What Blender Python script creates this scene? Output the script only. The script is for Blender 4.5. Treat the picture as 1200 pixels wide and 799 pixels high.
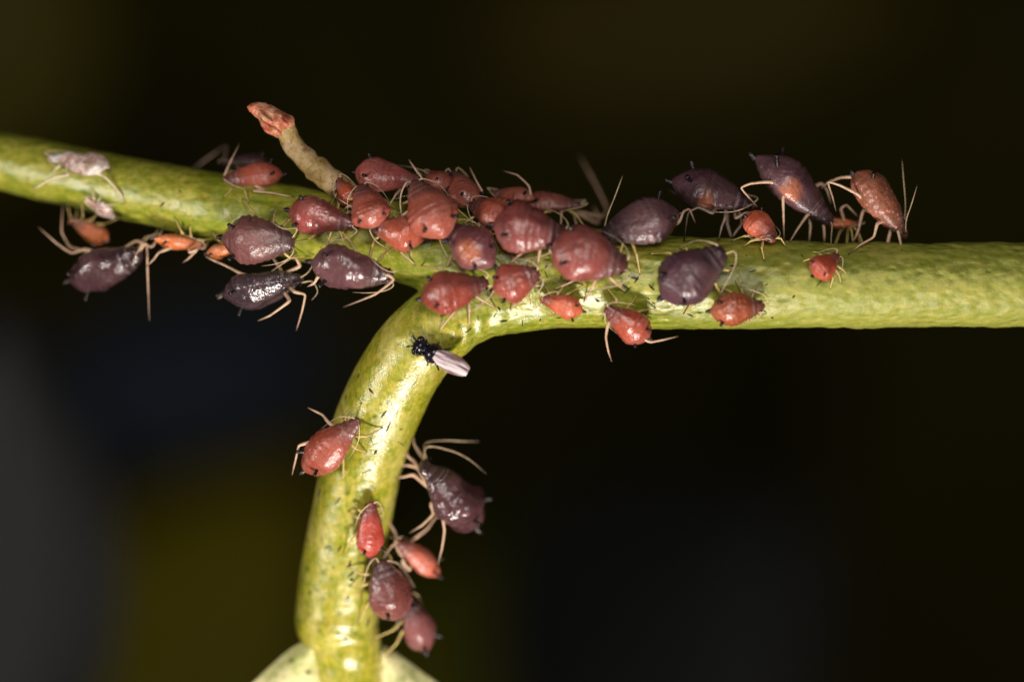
import bpy, bmesh, math, random
from mathutils import Vector, Matrix, noise
from mathutils.bvhtree import BVHTree

for o in list(bpy.data.objects):
    bpy.data.objects.remove(o, do_unlink=True)
scene = bpy.context.scene
C = scene.collection
scene.unit_settings.system = 'METRIC'
scene.unit_settings.scale_length = 0.0025      # a macro subject: one unit is about 2.5 mm

# ------------------------------------------------------------------ camera
D = 40.0
cd = bpy.data.cameras.new('camera')
cam = bpy.data.objects.new('camera', cd); C.objects.link(cam)
cam.location = (0, -D, 0); cam.rotation_euler = (math.radians(90), 0, 0)
cd.sensor_width = 36; cd.lens = 120
cd.clip_start = 1; cd.clip_end = 1000
cd.dof.use_dof = True
cd.dof.focus_distance = D - 0.35
cd.dof.aperture_fstop = 0.12 / 2.3
scene.camera = cam

# ------------------------------------------------------------------ light: macro twin flash and an added front fill
world = bpy.data.worlds.new('World'); scene.world = world
world.use_nodes = True
bg = world.node_tree.nodes['Background']
bg.inputs[0].default_value = (0.9, 1.0, 0.6, 1); bg.inputs[1].default_value = 0.006

def area(name, loc, target, power, sx, sy, col):
    l = bpy.data.lights.new(name, 'AREA'); l.shape = 'RECTANGLE'; l.size = sx; l.size_y = sy
    l.energy = power; l.color = col
    o = bpy.data.objects.new(name, l); C.objects.link(o); o.location = loc
    d = Vector(target) - Vector(loc)
    o.rotation_euler = d.to_track_quat('-Z', 'Y').to_euler()
    return o
area('flash_below', (2.5, -9.5, -15.0), (0, 0, 0), 5200, 3.4, 1.9, (1, 0.93, 0.84))
area('flash_side', (-16.0, -11.0, -3.0), (-1, 0, 0), 2000, 3.0, 4.0, (1, 0.94, 0.86))
area('fill_front', (3.0, -22.0, 5.0), (0, 0, 0.3), 2500, 9.0, 6.0, (1, 0.95, 0.88))  # soft fill lamp added beside the two flash heads

vs = scene.view_settings
vs.view_transform = 'Standard'; vs.look = 'None'; vs.exposure = -0.15; vs.gamma = 1.0
vs.use_curve_mapping = False

# ------------------------------------------------------------------ helpers
def P(px, py, y=0.0):
    s = (D + y) / D
    return Vector(((px - 600) / 100 * s, y, (399.5 - py) / 100 * s))

def srgb(r, g, b):
    f = lambda c: (c / 255 / 12.92) if c / 255 <= 0.04045 else ((c / 255 + 0.055) / 1.055) ** 2.4
    return (f(r), f(g), f(b))

def new_mat(name):
    m = bpy.data.materials.new(name); m.use_nodes = True
    nt = m.node_tree
    return m, nt, nt.nodes['Principled BSDF']

class NB:
    """small node builder"""
    def __init__(s, nt): s.nt = nt
    def n(s, t, **kw):
        nd = s.nt.nodes.new(t)
        for k, v in kw.items(): setattr(nd, k, v)
        return nd
    def l(s, a, b): s.nt.links.new(a, b)
    def noise(s, vec, scale, detail=4, rough=0.55, dist=0.0):
        nd = s.n('ShaderNodeTexNoise'); nd.inputs['Scale'].default_value = scale
        nd.inputs['Detail'].default_value = detail; nd.inputs['Roughness'].default_value = rough
        nd.inputs['Distortion'].default_value = dist
        if vec: s.l(vec, nd.inputs['Vector'])
        return nd.outputs['Fac']
    def ramp(s, fac, stops, interp='LINEAR'):
        nd = s.n('ShaderNodeValToRGB'); cr = nd.color_ramp; cr.interpolation = interp
        while len(cr.elements) > 1: cr.elements.remove(cr.elements[-1])
        for i, (p, c) in enumerate(stops):
            e = cr.elements[0] if i == 0 else cr.elements.new(p)
            e.position = p
            e.color = (c, c, c, 1) if not isinstance(c, tuple) else (c[0], c[1], c[2], 1)
        s.l(fac, nd.inputs[0])
        return nd.outputs['Color']
    def mix(s, fac, a, b, mode='MIX'):
        nd = s.n('ShaderNodeMix', data_type='RGBA', blend_type=mode)
        for sock, v in ((nd.inputs[0], fac), (nd.inputs[6], a), (nd.inputs[7], b)):
            if isinstance(v, (int, float)): sock.default_value = v
            elif isinstance(v, tuple): sock.default_value = (v[0], v[1], v[2], 1)
            else: s.l(v, sock)
        return nd.outputs[2]
    def math(s, op, a, b=None):
        nd = s.n('ShaderNodeMath', operation=op)
        for i, v in enumerate((a, b)):
            if v is None: continue
            if isinstance(v, (int, float)): nd.inputs[i].default_value = v
            else: s.l(v, nd.inputs[i])
        return nd.outputs[0]
    def bump(s, h, strength, dist, prev=None):
        nd = s.n('ShaderNodeBump'); nd.inputs['Strength'].default_value = strength
        nd.inputs['Distance'].default_value = dist
        s.l(h, nd.inputs['Height'])
        if prev: s.l(prev, nd.inputs['Normal'])
        return nd.outputs['Normal']
    def voronoi(s, vec, scale, feature='F1', rand=1.0):
        nd = s.n('ShaderNodeTexVoronoi', feature=feature); nd.inputs['Scale'].default_value = scale
        nd.inputs['Randomness'].default_value = rand
        if vec: s.l(vec, nd.inputs['Vector'])
        return nd.outputs['Distance']
    def coord(s, which='Object'):
        return s.n('ShaderNodeTexCoord').outputs[which]
    def mapping(s, vec, scale):
        nd = s.n('ShaderNodeMapping'); nd.inputs['Scale'].default_value = scale
        s.l(vec, nd.inputs['Vector']); return nd.outputs[0]

# ---- stem skin
def stem_material(name, tone=0.0, pit=1.0, bloom=False):
    m, nt, bs = new_mat(name); b = NB(nt)
    co = b.coord('Object')
    big = b.noise(co, 1.3, 4, 0.6)
    col = b.ramp(big, [(0.30, srgb(108, 124, 22)), (0.45, srgb(140, 144, 36)), (0.58, srgb(160, 154, 50)), (0.74, srgb(184, 166, 76))])
    streak = b.noise(b.mapping(co, (1.0, 5.0, 5.0)) if tone < 0.5 else b.mapping(co, (5.0, 5.0, 1.0)), 2.4, 5, 0.6)
    col = b.mix(b.ramp(streak, [(0.38, 0.0), (0.66, 0.65)]), col, srgb(188, 174, 84))
    if tone > 0.2:
        col = b.mix(0.5 * tone, col, srgb(186, 164, 34))
    fib = b.noise(b.mapping(co, (1.2, 22, 22)) if tone < 0.5 else b.mapping(co, (22, 22, 1.2)), 1.5, 4, 0.6)
    col = b.mix(b.ramp(fib, [(0.40, 0.4), (0.52, 0.0)]), col, srgb(96, 108, 20))
    fine = b.noise(co, 14, 4, 0.6)
    col = b.mix(b.ramp(fine, [(0.42, 0.55), (0.56, 0.0)]), col, srgb(104, 126, 22))
    # rusty bruises and small dark pores
    br = b.noise(co, 3.4, 5, 0.68)
    col = b.mix(b.ramp(br, [(0.60, 0.0), (0.74, 0.55)]), col, srgb(150, 104, 46))
    if tone > 0.5:
        col = b.mix(b.ramp(b.noise(b.mapping(co, (1, 1, .6)), 2.6, 5, 0.65), [(0.48, 0.0), (0.66, 0.6)]), col, srgb(206, 192, 112))
    pore = b.voronoi(co, 5.5)
    pn = b.noise(co, 2.2, 3)
    pf = b.math('MULTIPLY', b.ramp(pore, [(0.05, 0.8), (0.16, 0.0)] if tone < .5 else [(0.10, 0.8), (0.26, 0.0)]), b.ramp(pn, [(0.47, 0.0), (0.58, 1.0)] if tone < .5 else [(0.42, 0.0), (0.52, 1.0)]))
    col = b.mix(pf, col, srgb(52, 48, 20) if tone < .5 else srgb(84, 92, 24))
    mask = None
    if bloom:   # the older end of the stem is dull and evenly coloured
        sx = b.n('ShaderNodeSeparateXYZ'); b.l(co, sx.inputs[0])
        wv = b.math('ADD', b.math('MULTIPLY', sx.outputs[0], 0.1), b.math('MULTIPLY', b.noise(co, 2.5, 3), 0.12))
        mask = b.ramp(wv, [(0.22, 0.0), (0.42, 1.0)])
        dull = b.ramp(b.noise(b.mapping(co, (1, 3, 3)), 3.0, 5, 0.65), [(0.35, srgb(130, 136, 46)), (0.5, srgb(150, 150, 62)), (0.65, srgb(168, 160, 78))])
        dull = b.mix(b.ramp(b.noise(co, 13, 3, 0.6), [(0.38, 0.5), (0.52, 0.0)]), dull, srgb(112, 122, 40))
        col = b.mix(b.math('MULTIPLY', mask, 0.8), col, dull)
    b.l(col, bs.inputs['Base Color'])
    rgh = b.ramp(b.noise(co, 7, 4), [(0.35, 0.27), (0.7, 0.5)])
    if mask: rgh = b.mix(mask, rgh, (0.52, 0.52, 0.52))
    b.l(rgh, bs.inputs['Roughness'])
    bs.inputs['Specular IOR Level'].default_value = 0.5
    bs.inputs['Coat Weight'].default_value = 0.75
    if mask: b.l(b.math('SUBTRACT', 0.6, b.math('MULTIPLY', mask, 0.6)), bs.inputs['Coat Weight'])
    b.l(b.ramp(b.noise(co, 4, 4, 0.6), [(0.35, 0.13), (0.7, 0.34)]), bs.inputs['Coat Roughness'])
    bs.inputs['Subsurface Weight'].default_value = 0.12
    bs.inputs['Subsurface Radius'].default_value = (0.12, 0.14, 0.03)
    bs.inputs['Subsurface Scale'].default_value = 1.0
    h1 = b.voronoi(b.mapping(co, (0.7, 1, 1)), 11.0, 'SMOOTH_F1')
    h2 = b.noise(co, 30, 4, 0.6)
    nrm = b.bump(h1, 0.55 * pit, 0.05)
    nrm = b.bump(h2, 0.30 if pit > 0.5 else 0.22, 0.02, nrm)
    if pit < 0.5: nrm = b.bump(b.noise(co, 5, 3, 0.5), 0.35, 0.06, nrm)
    b.l(nrm, bs.inputs['Normal'])
    cn = b.bump(b.noise(b.mapping(co, (2.5, 7, 7)) if tone < 0.5 else b.mapping(co, (7, 7, 2.5)), 2.2, 4, 0.55), 0.22, 0.05)
    b.l(b.bump(h2, 0.28, 0.02, cn), bs.inputs['Coat Normal'])
    return m
M = {}
M['stem'] = stem_material('stem_skin', 0.0, 1.0, True)
M['stem_left'] = stem_material('branch_skin', 0.0, 0.7)
M['petiole'] = stem_material('stalk_skin', 0.9, 0.34)

# ---- aphid skin: colour comes from the object's own colour, gloss from its alpha
def aphid_material():
    m, nt, bs = new_mat('aphid_skin'); b = NB(nt)
    oi = b.n('ShaderNodeObjectInfo'); co = b.coord('Object')
    at = b.n('ShaderNodeAttribute', attribute_name='along').outputs['Fac']
    sd = b.n('ShaderNodeAttribute', attribute_name='side').outputs['Fac']
    vec = b.n('ShaderNodeVectorMath', operation='ADD'); b.l(co, vec.inputs[0])
    rnd = b.math('MULTIPLY', oi.outputs['Random'], 37.0); b.l(rnd, vec.inputs[1])
    v = vec.outputs[0]
    base = oi.outputs['Color']
    hsv = b.n('ShaderNodeHueSaturation'); hsv.inputs['Value'].default_value = 0.52; hsv.inputs['Saturation'].default_value = 0.92
    b.l(base, hsv.inputs['Color'])
    hs2 = b.n('ShaderNodeHueSaturation'); hs2.inputs['Value'].default_value = 1.45; hs2.inputs['Saturation'].default_value = 0.86
    b.l(base, hs2.inputs['Color'])
    col = b.mix(b.ramp(b.noise(v, 3.2, 5, 0.6), [(0.36, 0.55), (0.6, 0.0)]), base, hsv.outputs[0])
    col = b.mix(b.ramp(b.noise(v, 6.0, 4, 0.6), [(0.5, 0.0), (0.72, 0.55)]), col, hs2.outputs[0])
    speck = b.ramp(b.noise(v, 30, 3, 0.6), [(0.56, 0.0), (0.7, 0.45)])
    col = b.mix(speck, col, hs2.outputs[0])
    # head and fore body are darker and greyer than the abdomen
    bl = b.ramp(b.noise(v, 2.6, 5, 0.65), [(0.44, 0.0), (0.68, 0.42)])
    col = b.mix(bl, col, b.mix(0.5, hs2.outputs[0], srgb(140, 108, 100)))
    hd = b.ramp(at, [(0.58, 0.0), (0.86, 0.85)])
    dark = b.mix(0.62, hsv.outputs[0], srgb(54, 40, 44))
    col = b.mix(hd, col, dark)
    # pale margin low on the flanks
    col = b.mix(b.ramp(sd, [(0.15, 0.0), (0.95, 0.6)]), col, b.mix(0.35, hsv.outputs[0], srgb(84, 58, 62)))
    pt = b.n('ShaderNodeAttribute', attribute_name='patch').outputs['Fac']
    col = b.mix(b.math('MULTIPLY', pt, 0.8), col, srgb(208, 120, 76))
    sk = b.n('ShaderNodeAttribute', attribute_name='speckle').outputs['Fac']
    dots = b.ramp(b.voronoi(v, 17.0), [(0.16, 0.75), (0.34, 0.0)])
    col = b.mix(b.math('MULTIPLY', sk, dots), col, srgb(214, 140, 128))
    # narrow segment joints
    seg = b.n('ShaderNodeAttribute', attribute_name='seg').outputs['Fac']
    col = b.mix(b.math('MULTIPLY', seg, 0.5), col, hsv.outputs[0])
    pale = b.math('MULTIPLY', b.ramp(at, [(0.66, 0.0), (0.76, 0.5), (0.9, 0.3), (1.0, 0.0)]), b.ramp(seg, [(0.0, 0.0), (0.25, 1.0), (0.6, 0.0)]))
    col = b.mix(pale, col, srgb(150, 132, 132))
    b.l(col, bs.inputs['Base Color'])
    inv = b.math('SUBTRACT', 0.72, b.math('MULTIPLY', oi.outputs['Alpha'], 0.5))
    rg = b.math('ADD', inv, b.math('MULTIPLY', b.math('SUBTRACT', b.noise(v, 9, 4), 0.5), 0.30))
    b.l(rg, bs.inputs['Roughness'])
    bs.inputs['Specular IOR Level'].default_value = 0.45
    bs.inputs['Coat Weight'].default_value = 0.55
    cr = b.math('SUBTRACT', 0.50, b.math('MULTIPLY', oi.outputs['Alpha'], 0.36)); b.l(cr, bs.inputs['Coat Roughness'])
    bs.inputs['Subsurface Weight'].default_value = 0.18
    bs.inputs['Subsurface Radius'].default_value = (0.14, 0.05, 0.04)
    bs.inputs['Subsurface Scale'].default_value = 0.7
    n0 = b.bump(b.noise(v, 6.5, 4, 0.6), 0.24, 0.10)
    n1 = b.bump(b.noise(v, 20, 4, 0.6), 0.22, 0.025, n0)
    n2 = b.bump(b.voronoi(v, 22.0, 'SMOOTH_F1'), 0.20, 0.03, n1)
    b.l(n2, bs.inputs['Coat Normal'])
    b.l(n2, bs.inputs['Normal'])
    return m
M['aphid'] = aphid_material()

def limb_material(name, c_mid, c_dark, d0, d1, sss=0.2):
    m, nt, bs = new_mat(name); b = NB(nt)
    at = b.n('ShaderNodeAttribute', attribute_name='along').outputs['Fac']
    co = b.coord('Object')
    f = b.math('ADD', at, b.math('MULTIPLY', b.math('SUBTRACT', b.noise(co, 9, 3), 0.5), 0.12))
    col = b.mix(b.ramp(f, [(d0, 0.0), (d1, 1.0)]), c_mid, c_dark)
    col = b.mix(b.ramp(b.noise(co, 14, 4), [(0.5, 0.0), (0.75, 0.55)]), col, srgb(120, 84, 60))
    b.l(col, bs.inputs['Base Color'])
    bs.inputs['Roughness'].default_value = 0.38
    bs.inputs['Subsurface Weight'].default_value = sss
    bs.inputs['Subsurface Radius'].default_value = (0.05, 0.03, 0.02)
    b.l(b.bump(b.noise(co, 40, 3), 0.3, 0.01), bs.inputs['Normal'])
    return m
M['leg'] = limb_material('pale_leg', srgb(206, 170, 142), srgb(64, 46, 38), 0.84, 1.0)
M['leg_straw'] = limb_material('straw_leg', srgb(196, 172, 104), srgb(30, 22, 16), 0.76, 0.86)
M['leg_dark'] = limb_material('brown_leg', srgb(150, 128, 112), srgb(34, 26, 24), 0.82, 0.95)
M['antenna'] = limb_material('pale_antenna', srgb(206, 180, 146), srgb(70, 56, 46), 0.75, 1.0)
M['skin_leg'] = limb_material('shed_leg', srgb(214, 196, 160), srgb(120, 96, 70), 0.85, 1.0)

def plain(name, col, rough, spec=0.5, bump=0.2, bscale=25, var=0.5, sss=0.0, alpha=1.0):
    m, nt, bs = new_mat(name); b = NB(nt); co = b.coord('Object')
    dk = tuple(c * var for c in col)
    b.l(b.mix(b.ramp(b.noise(co, bscale * 0.4, 4), [(0.35, 1.0), (0.65, 0.0)]), col, dk), bs.inputs['Base Color'])
    bs.inputs['Roughness'].default_value = rough; bs.inputs['Specular IOR Level'].default_value = spec
    bs.inputs['Subsurface Weight'].default_value = sss
    bs.inputs['Subsurface Radius'].default_value = (0.08, 0.05, 0.04)
    bs.inputs['Alpha'].default_value = alpha
    b.l(b.bump(b.noise(co, bscale, 4), bump, 0.02), bs.inputs['Normal'])
    return m
M['cornicle'] = plain('dark_cornicle', srgb(36, 24, 26), 0.35)
M['eye'] = plain('dark_eye', srgb(26, 14, 14), 0.15)
M['fly'] = plain('fly_black', srgb(24, 20, 32), 0.22, 0.5, 0.04)
def shed_material():
    m, nt, bs = new_mat('shed_skin'); b = NB(nt); co = b.coord('Object')
    f = b.noise(co, 6, 5, 0.65, 0.6)
    b.l(b.ramp(f, [(0.34, srgb(150, 98, 84)), (0.46, srgb(222, 178, 168)), (0.6, srgb(246, 236, 230))]), bs.inputs['Base Color'])
    b.l(b.ramp(b.noise(co, 5, 4, 0.6), [(0.36, 0.18), (0.5, 0.75), (0.62, 0.98)]), bs.inputs['Alpha'])
    bs.inputs['Roughness'].default_value = 0.2; bs.inputs['Coat Weight'].default_value = 0.8; bs.inputs['Coat Roughness'].default_value = 0.12
    n_ = b.bump(f, 0.9, 0.12); b.l(n_, bs.inputs['Normal']); b.l(n_, bs.inputs['Coat Normal'])
    return m
M['shed'] = shed_material()
def bud_material():
    m, nt, bs = new_mat('bud_scale'); b = NB(nt); co = b.coord('Object')
    c = b.ramp(b.noise(co, 7, 5, 0.65), [(0.36, srgb(150, 66, 44)), (0.48, srgb(196, 116, 84)), (0.62, srgb(222, 172, 136))])
    b.l(c, bs.inputs['Base Color']); bs.inputs['Roughness'].default_value = 0.45
    b.l(b.bump(b.noise(co, 16, 5, 0.65), 0.8, 0.04), bs.inputs['Normal'])
    return m
M['bud'] = bud_material()
def shoot_material():
    m, nt, bs = new_mat('shoot_bark'); b = NB(nt); co = b.coord('Object')
    c = b.ramp(b.noise(co, 4.5, 5, 0.65), [(0.34, srgb(140, 112, 52)), (0.5, srgb(182, 152, 96)), (0.66, srgb(208, 176, 140))])
    c = b.mix(b.ramp(b.noise(co, 15, 3, 0.6), [(0.56, 0.0), (0.68, 0.6)]), c, srgb(120, 70, 48))
    b.l(c, bs.inputs['Base Color']); bs.inputs['Roughness'].default_value = 0.42
    b.l(b.bump(b.noise(co, 14, 5, 0.65), 0.6, 0.04), bs.inputs['Normal'])
    return m
M['shoot'] = shoot_material()
M['fleck'] = plain('dark_fleck', srgb(46, 36, 20), 0.6)

def wing_material():
    m, nt, bs = new_mat('fly_wing'); b = NB(nt); co = b.coord('Object')
    b.l(b.ramp(b.noise(b.mapping(co, (2.0, 26.0, 1.0)), 1.0, 3), [(0.40, srgb(130, 96, 100)), (0.5, srgb(226, 210, 212)), (0.7, srgb(246, 240, 240))]), bs.inputs['Base Color'])
    bs.inputs['Roughness'].default_value = 0.14; bs.inputs['Alpha'].default_value = 0.72; bs.inputs['Coat Weight'].default_value = 0.8; bs.inputs['Coat Roughness'].default_value = 0.15
    bs.inputs['Thin Film Thickness'].default_value = 300
    return m
M['wing'] = wing_material()

# ------------------------------------------------------------------ mesh helpers
def catmull(pts, n):
    """resample a list of (Vector, radius) with Catmull-Rom"""
    out = []
    q = [pts[0]] + list(pts) + [pts[-1]]
    for i in range(1, len(q) - 2):
        (p0, r0), (p1, r1), (p2, r2), (p3, r3) = q[i-1], q[i], q[i+1], q[i+2]
        for k in range(n):
            t = k / n
            a = 2*p1 + (p2-p0)*t + (2*p0-5*p1+4*p2-p3)*t*t + (3*p1-p0-3*p2+p3)*t**3
            out.append((a*0.5, r1 + (r2-r1)*(3*t*t-2*t**3)))
    out.append(pts[-1])
    return out

def tube_data(path, sides, caps=True, squash=None):
    """path: list of (Vector, radius). returns verts, faces, along"""
    V, F, A = [], [], []
    n = len(path)
    tang = []
    for i in range(n):
        a = path[max(i-1, 0)][0]; c = path[min(i+1, n-1)][0]
        t = (c - a)
        tang.append(t.normalized() if t.length > 1e-9 else Vector((1, 0, 0)))
    ref = Vector((0, 0, 1)) if abs(tang[0].z) < 0.9 else Vector((0, 1, 0))
    nx = tang[0].cross(ref).normalized()
    for i in range(n):
        nx = (nx - tang[i] * nx.dot(tang[i])).normalized()
        ny = tang[i].cross(nx)
        for k in range(sides):
            a = 2*math.pi*k/sides
            V.append(path[i][0] + (nx*math.cos(a) + ny*math.sin(a)) * path[i][1]); A.append(i/(n-1))
    for i in range(n-1):
        for k in range(sides):
            k2 = (k+1) % sides
            F.append((i*sides+k, i*sides+k2, (i+1)*sides+k2, (i+1)*sides+k))
    if caps:
        F.append(tuple(range(sides))[::-1]); F.append(tuple((n-1)*sides+k for k in range(sides)))
    return V, F, A

def mk(name, V, F, mat, parent=None, attrs=None, smooth=True):
    me = bpy.data.meshes.new(name); me.from_pydata([tuple(v) for v in V], [], F); me.update()
    if smooth: me.polygons.foreach_set('use_smooth', [True]*len(me.polygons))
    for k, vals in (attrs or {}).items():
        a = me.attributes.new(k, 'FLOAT', 'POINT'); a.data.foreach_set('value', vals)
    me.materials.append(mat)
    o = bpy.data.objects.new(name, me); C.objects.link(o)
    if parent: o.parent = parent
    return o

def empty(name, loc, label=None, cat=None, group=None):
    o = bpy.data.objects.new(name, None); C.objects.link(o); o.location = loc
    o.empty_display_size = 0.1
    if label: o['label'] = label
    if cat: o['category'] = cat
    if group: o['group'] = group
    return o

# ------------------------------------------------------------------ backdrop: dark undergrowth far behind, out of focus
def backdrop():
    nx, nz = 24, 16; V, F = [], []
    for j in range(nz+1):
        for i in range(nx+1):
            x = -60 + 120*i/nx; z = -42 + 84*j/nz
            V.append((x, 150 + 4*noise.noise(Vector((x*.06, 3, z*.06))) - (x/60)**2*12, z))
    for j in range(nz):
        for i in range(nx):
            a = j*(nx+1)+i; F.append((a, a+1, a+nx+2, a+nx+1))
    m, nt, bs = new_mat('dark_undergrowth'); b = NB(nt); co = b.coord('Object')
    b.l(b.ramp(b.noise(co, 0.05, 3), [(0.3, srgb(116, 104, 44)), (0.6, srgb(136, 126, 44)), (0.75, srgb(104, 104, 96))]), bs.inputs['Base Color'])
    bs.inputs['Roughness'].default_value = 0.9
    o = mk('background', V, F, m); o['kind'] = 'structure'
backdrop()

def leaf_mat(name, col):
    m, nt, bs = new_mat(name); b = NB(nt); co = b.coord('Object')
    b.l(b.mix(b.ramp(b.noise(co, 0.5, 3), [(0.35, 0.0), (0.7, 0.6)]), col, tuple(c*0.6 for c in col)), bs.inputs['Base Color'])
    bs.inputs['Roughness'].default_value = 0.6
    return m
def big_leaf(px, py, y, length, width, ang, col, label, tilt=0.2):
    s = (D + y) / D
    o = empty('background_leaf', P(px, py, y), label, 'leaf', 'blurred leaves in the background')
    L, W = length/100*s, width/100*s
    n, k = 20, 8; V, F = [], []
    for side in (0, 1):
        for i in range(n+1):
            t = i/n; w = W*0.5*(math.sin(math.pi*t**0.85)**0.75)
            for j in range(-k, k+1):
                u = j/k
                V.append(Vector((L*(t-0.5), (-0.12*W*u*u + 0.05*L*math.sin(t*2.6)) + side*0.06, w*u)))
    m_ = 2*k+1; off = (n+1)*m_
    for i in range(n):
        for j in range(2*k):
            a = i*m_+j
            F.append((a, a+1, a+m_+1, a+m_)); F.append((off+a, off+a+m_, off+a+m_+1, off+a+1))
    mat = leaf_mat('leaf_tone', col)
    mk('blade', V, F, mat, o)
    st = [(Vector((L*(-0.5), 0, 0)), 0.02*W), (Vector((0, 0.05*L, 0)), 0.016*W), (Vector((L*.5, 0.02*L, 0)), 0.005*W)]
    v, f, a = tube_data(catmull(st, 5), 6); mk('midrib', v, f, mat, o)
    o.rotation_euler = (tilt, math.radians(-ang), 0)
big_leaf(210, 760, 92, 520, 330, 55, srgb(206, 188, 12), 'blurred olive leaf low behind the hanging leaf stalk, on its bulged side')
big_leaf(545, 800, 92, 420, 260, 80, srgb(170, 168, 20), 'blurred dark olive leaf behind the forked foot of the leaf stalk')
big_leaf(820, 20, 90, 560, 240, 8, srgb(130, 112, 18), 'blurred brown olive leaf above the walking aphids, far behind the stem')
big_leaf(-10, 40, 75, 360, 260, 75, srgb(132, 122, 12), 'blurred olive leaf above the thin end of the branch')
big_leaf(-20, 660, 22, 620, 330, 85, srgb(17, 18, 20), 'slate grey leaf shape standing in for a blurred highlight disc below the thin end of the branch')  # leaf shape added to give the disc of an out-of-focus highlight
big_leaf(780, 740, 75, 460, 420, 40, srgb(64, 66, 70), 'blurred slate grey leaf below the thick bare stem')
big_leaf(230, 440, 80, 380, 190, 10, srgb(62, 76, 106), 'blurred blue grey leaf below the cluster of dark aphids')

# ------------------------------------------------------------------ the plant
plant = empty('climbing_plant', P(600, 333), 'yellow green plant stem forking into a branch and a curved leaf stalk', 'plant')

def path_px(rows, n):
    return catmull([(P(x, y, d), r/100*(D+d)/D) for x, y, d, r in rows], n)
main_rows = [(1420, 335, 0.1, 50), (1300, 335, 0.05, 50), (1150, 334, 0, 49.5), (1000, 334, 0, 50), (880, 333, 0, 52),
             (760, 330, 0, 56), (660, 324, 0, 60), (580, 312, 0.05, 58), (510, 292, 0.1, 50), (440, 276, 0.15, 45), (350, 262, 0.28, 43),
             (250, 241, 0.45, 40), (150, 221, 0.65, 37.5), (60, 201, 0.9, 35), (-40, 180, 1.2, 33), (-160, 150, 1.6, 34)]
pet_rows = [(700, 336, 0.0, 42), (620, 344, -0.02, 44), (560, 356, -0.06, 44), (516, 381, -0.08, 46.5), (478, 420, 0.03, 47.5), (450, 470, 0.24, 47.5),
            (425, 540, 0.50, 47.5), (409, 620, 0.72, 48), (399, 690, 0.86, 49), (396, 727, 0.92, 49), (403, 752, 0.95, 42.5),
            (408, 790, 1.0, 41), (412, 860, 1.05, 42), (414, 960, 1.1, 42)]
V, F = [], []
for rows in (main_rows, pet_rows):
    v, f, a = tube_data(path_px(rows, 8), 32)
    off = len(V); V += v; F += [tuple(i+off for i in q) for q in f]
# swollen joint low on the stalk and the soft collar in the fork
def blob(c, r, st=(1, 1, 1)):
    bm = bmesh.new(); bmesh.ops.create_icosphere(bm, subdivisions=3, radius=1)
    off = len(V)
    for v in bm.verts: V.append(Vector((c.x+v.co.x*r*st[0], c.y+v.co.y*r*st[1], c.z+v.co.z*r*st[2])))
    for f in bm.faces: F.append(tuple(x.index+off for x in f.verts))
    bm.free()
blob(P(381, 724, 0.88), 0.33, (1, 1, 1.05))
blob(P(560, 335, -0.02), 0.47, (1.3, 1, 0.9))
blob(P(492, 300, 0.0), 0.30, (1.4, 1, .7))
tmp = mk('tmp_stem', V, F, M['stem'])
md = tmp.modifiers.new('r', 'REMESH'); md.mode = 'VOXEL'; md.voxel_size = 0.030; md.use_smooth_shade = True
md = tmp.modifiers.new('s', 'SMOOTH'); md.factor = 0.5; md.iterations = 14
dg = bpy.context.evaluated_depsgraph_get()
full = bpy.data.meshes.new_from_object(tmp.evaluated_get(dg))
bpy.data.objects.remove(tmp, do_unlink=True)
nrm = [v.normal.copy() for v in full.vertices]
for v, n_ in zip(full.vertices, nrm):
    p = v.co
    d = 0.022*noise.noise(p*1.3) + 0.007*noise.noise(p*4.0)
    q = Vector((p.x*5.5, p.y*8, p.z*8))
    amt = 0.013 if p.x > 1.5 else 0.004
    d += amt*(noise.noise(q) - 0.6*max(0, noise.noise(q*1.9)))
    # faint lengthwise ridges on the bare stem
    if p.x > 0.2: d += 0.006*noise.noise(Vector((p.x*0.8, p.y*7, p.z*7)))
    # wrinkled creases at the fork and across the foot of the stalk
    s = p - P(560, 385, -0.3)
    if s.length < 0.7: d += 0.012*math.sin(p.x*34 + 2*noise.noise(p*3))*(1-s.length/0.7)
    s = p - P(403, 752, 0.6)
    if s.length < 0.8: d += 0.008*math.sin(p.z*26 + 4*noise.noise(p*3))*(1-s.length/0.8)
    v.co = p + n_*d
full.update()
VN = [v.normal.copy() for v in full.vertices]
VC = [v.co.copy() for v in full.vertices]
FP = [tuple(p.vertices) for p in full.polygons]
bvh = BVHTree.FromPolygons(VC, FP)

def region(c):
    if c.z < P(0, 365).z and c.x < P(548, 0).x and not (c.x < P(470, 0).x and c.z > P(0, 340).z): return 2
    if c.x < P(520, 0).x: return 1
    return 0
parts = {0: [], 1: [], 2: []}
for f in FP:
    c = sum((VC[i] for i in f), Vector())/len(f)
    parts[region(c)].append(f)
stem_objs = {}
for k, (nm, mt) in {0: ('main_stem', 'stem'), 1: ('branch', 'stem_left'), 2: ('leaf_stalk', 'petiole')}.items():
    idx = sorted({i for f in parts[k] for i in f}); mp = {j: i for i, j in enumerate(idx)}
    me = bpy.data.meshes.new(nm)
    base = plant.location
    me.from_pydata([tuple(VC[i]-base) for i in idx], [], [tuple(mp[i] for i in f) for f in parts[k]])
    me.update(); me.polygons.foreach_set('use_smooth', [True]*len(me.polygons))
    me.normals_split_custom_set_from_vertices([tuple(VN[i]) for i in idx])
    me.materials.append(M[mt])
    o = bpy.data.objects.new(nm, me); C.objects.link(o); o.parent = plant
    stem_objs[k] = o

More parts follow.
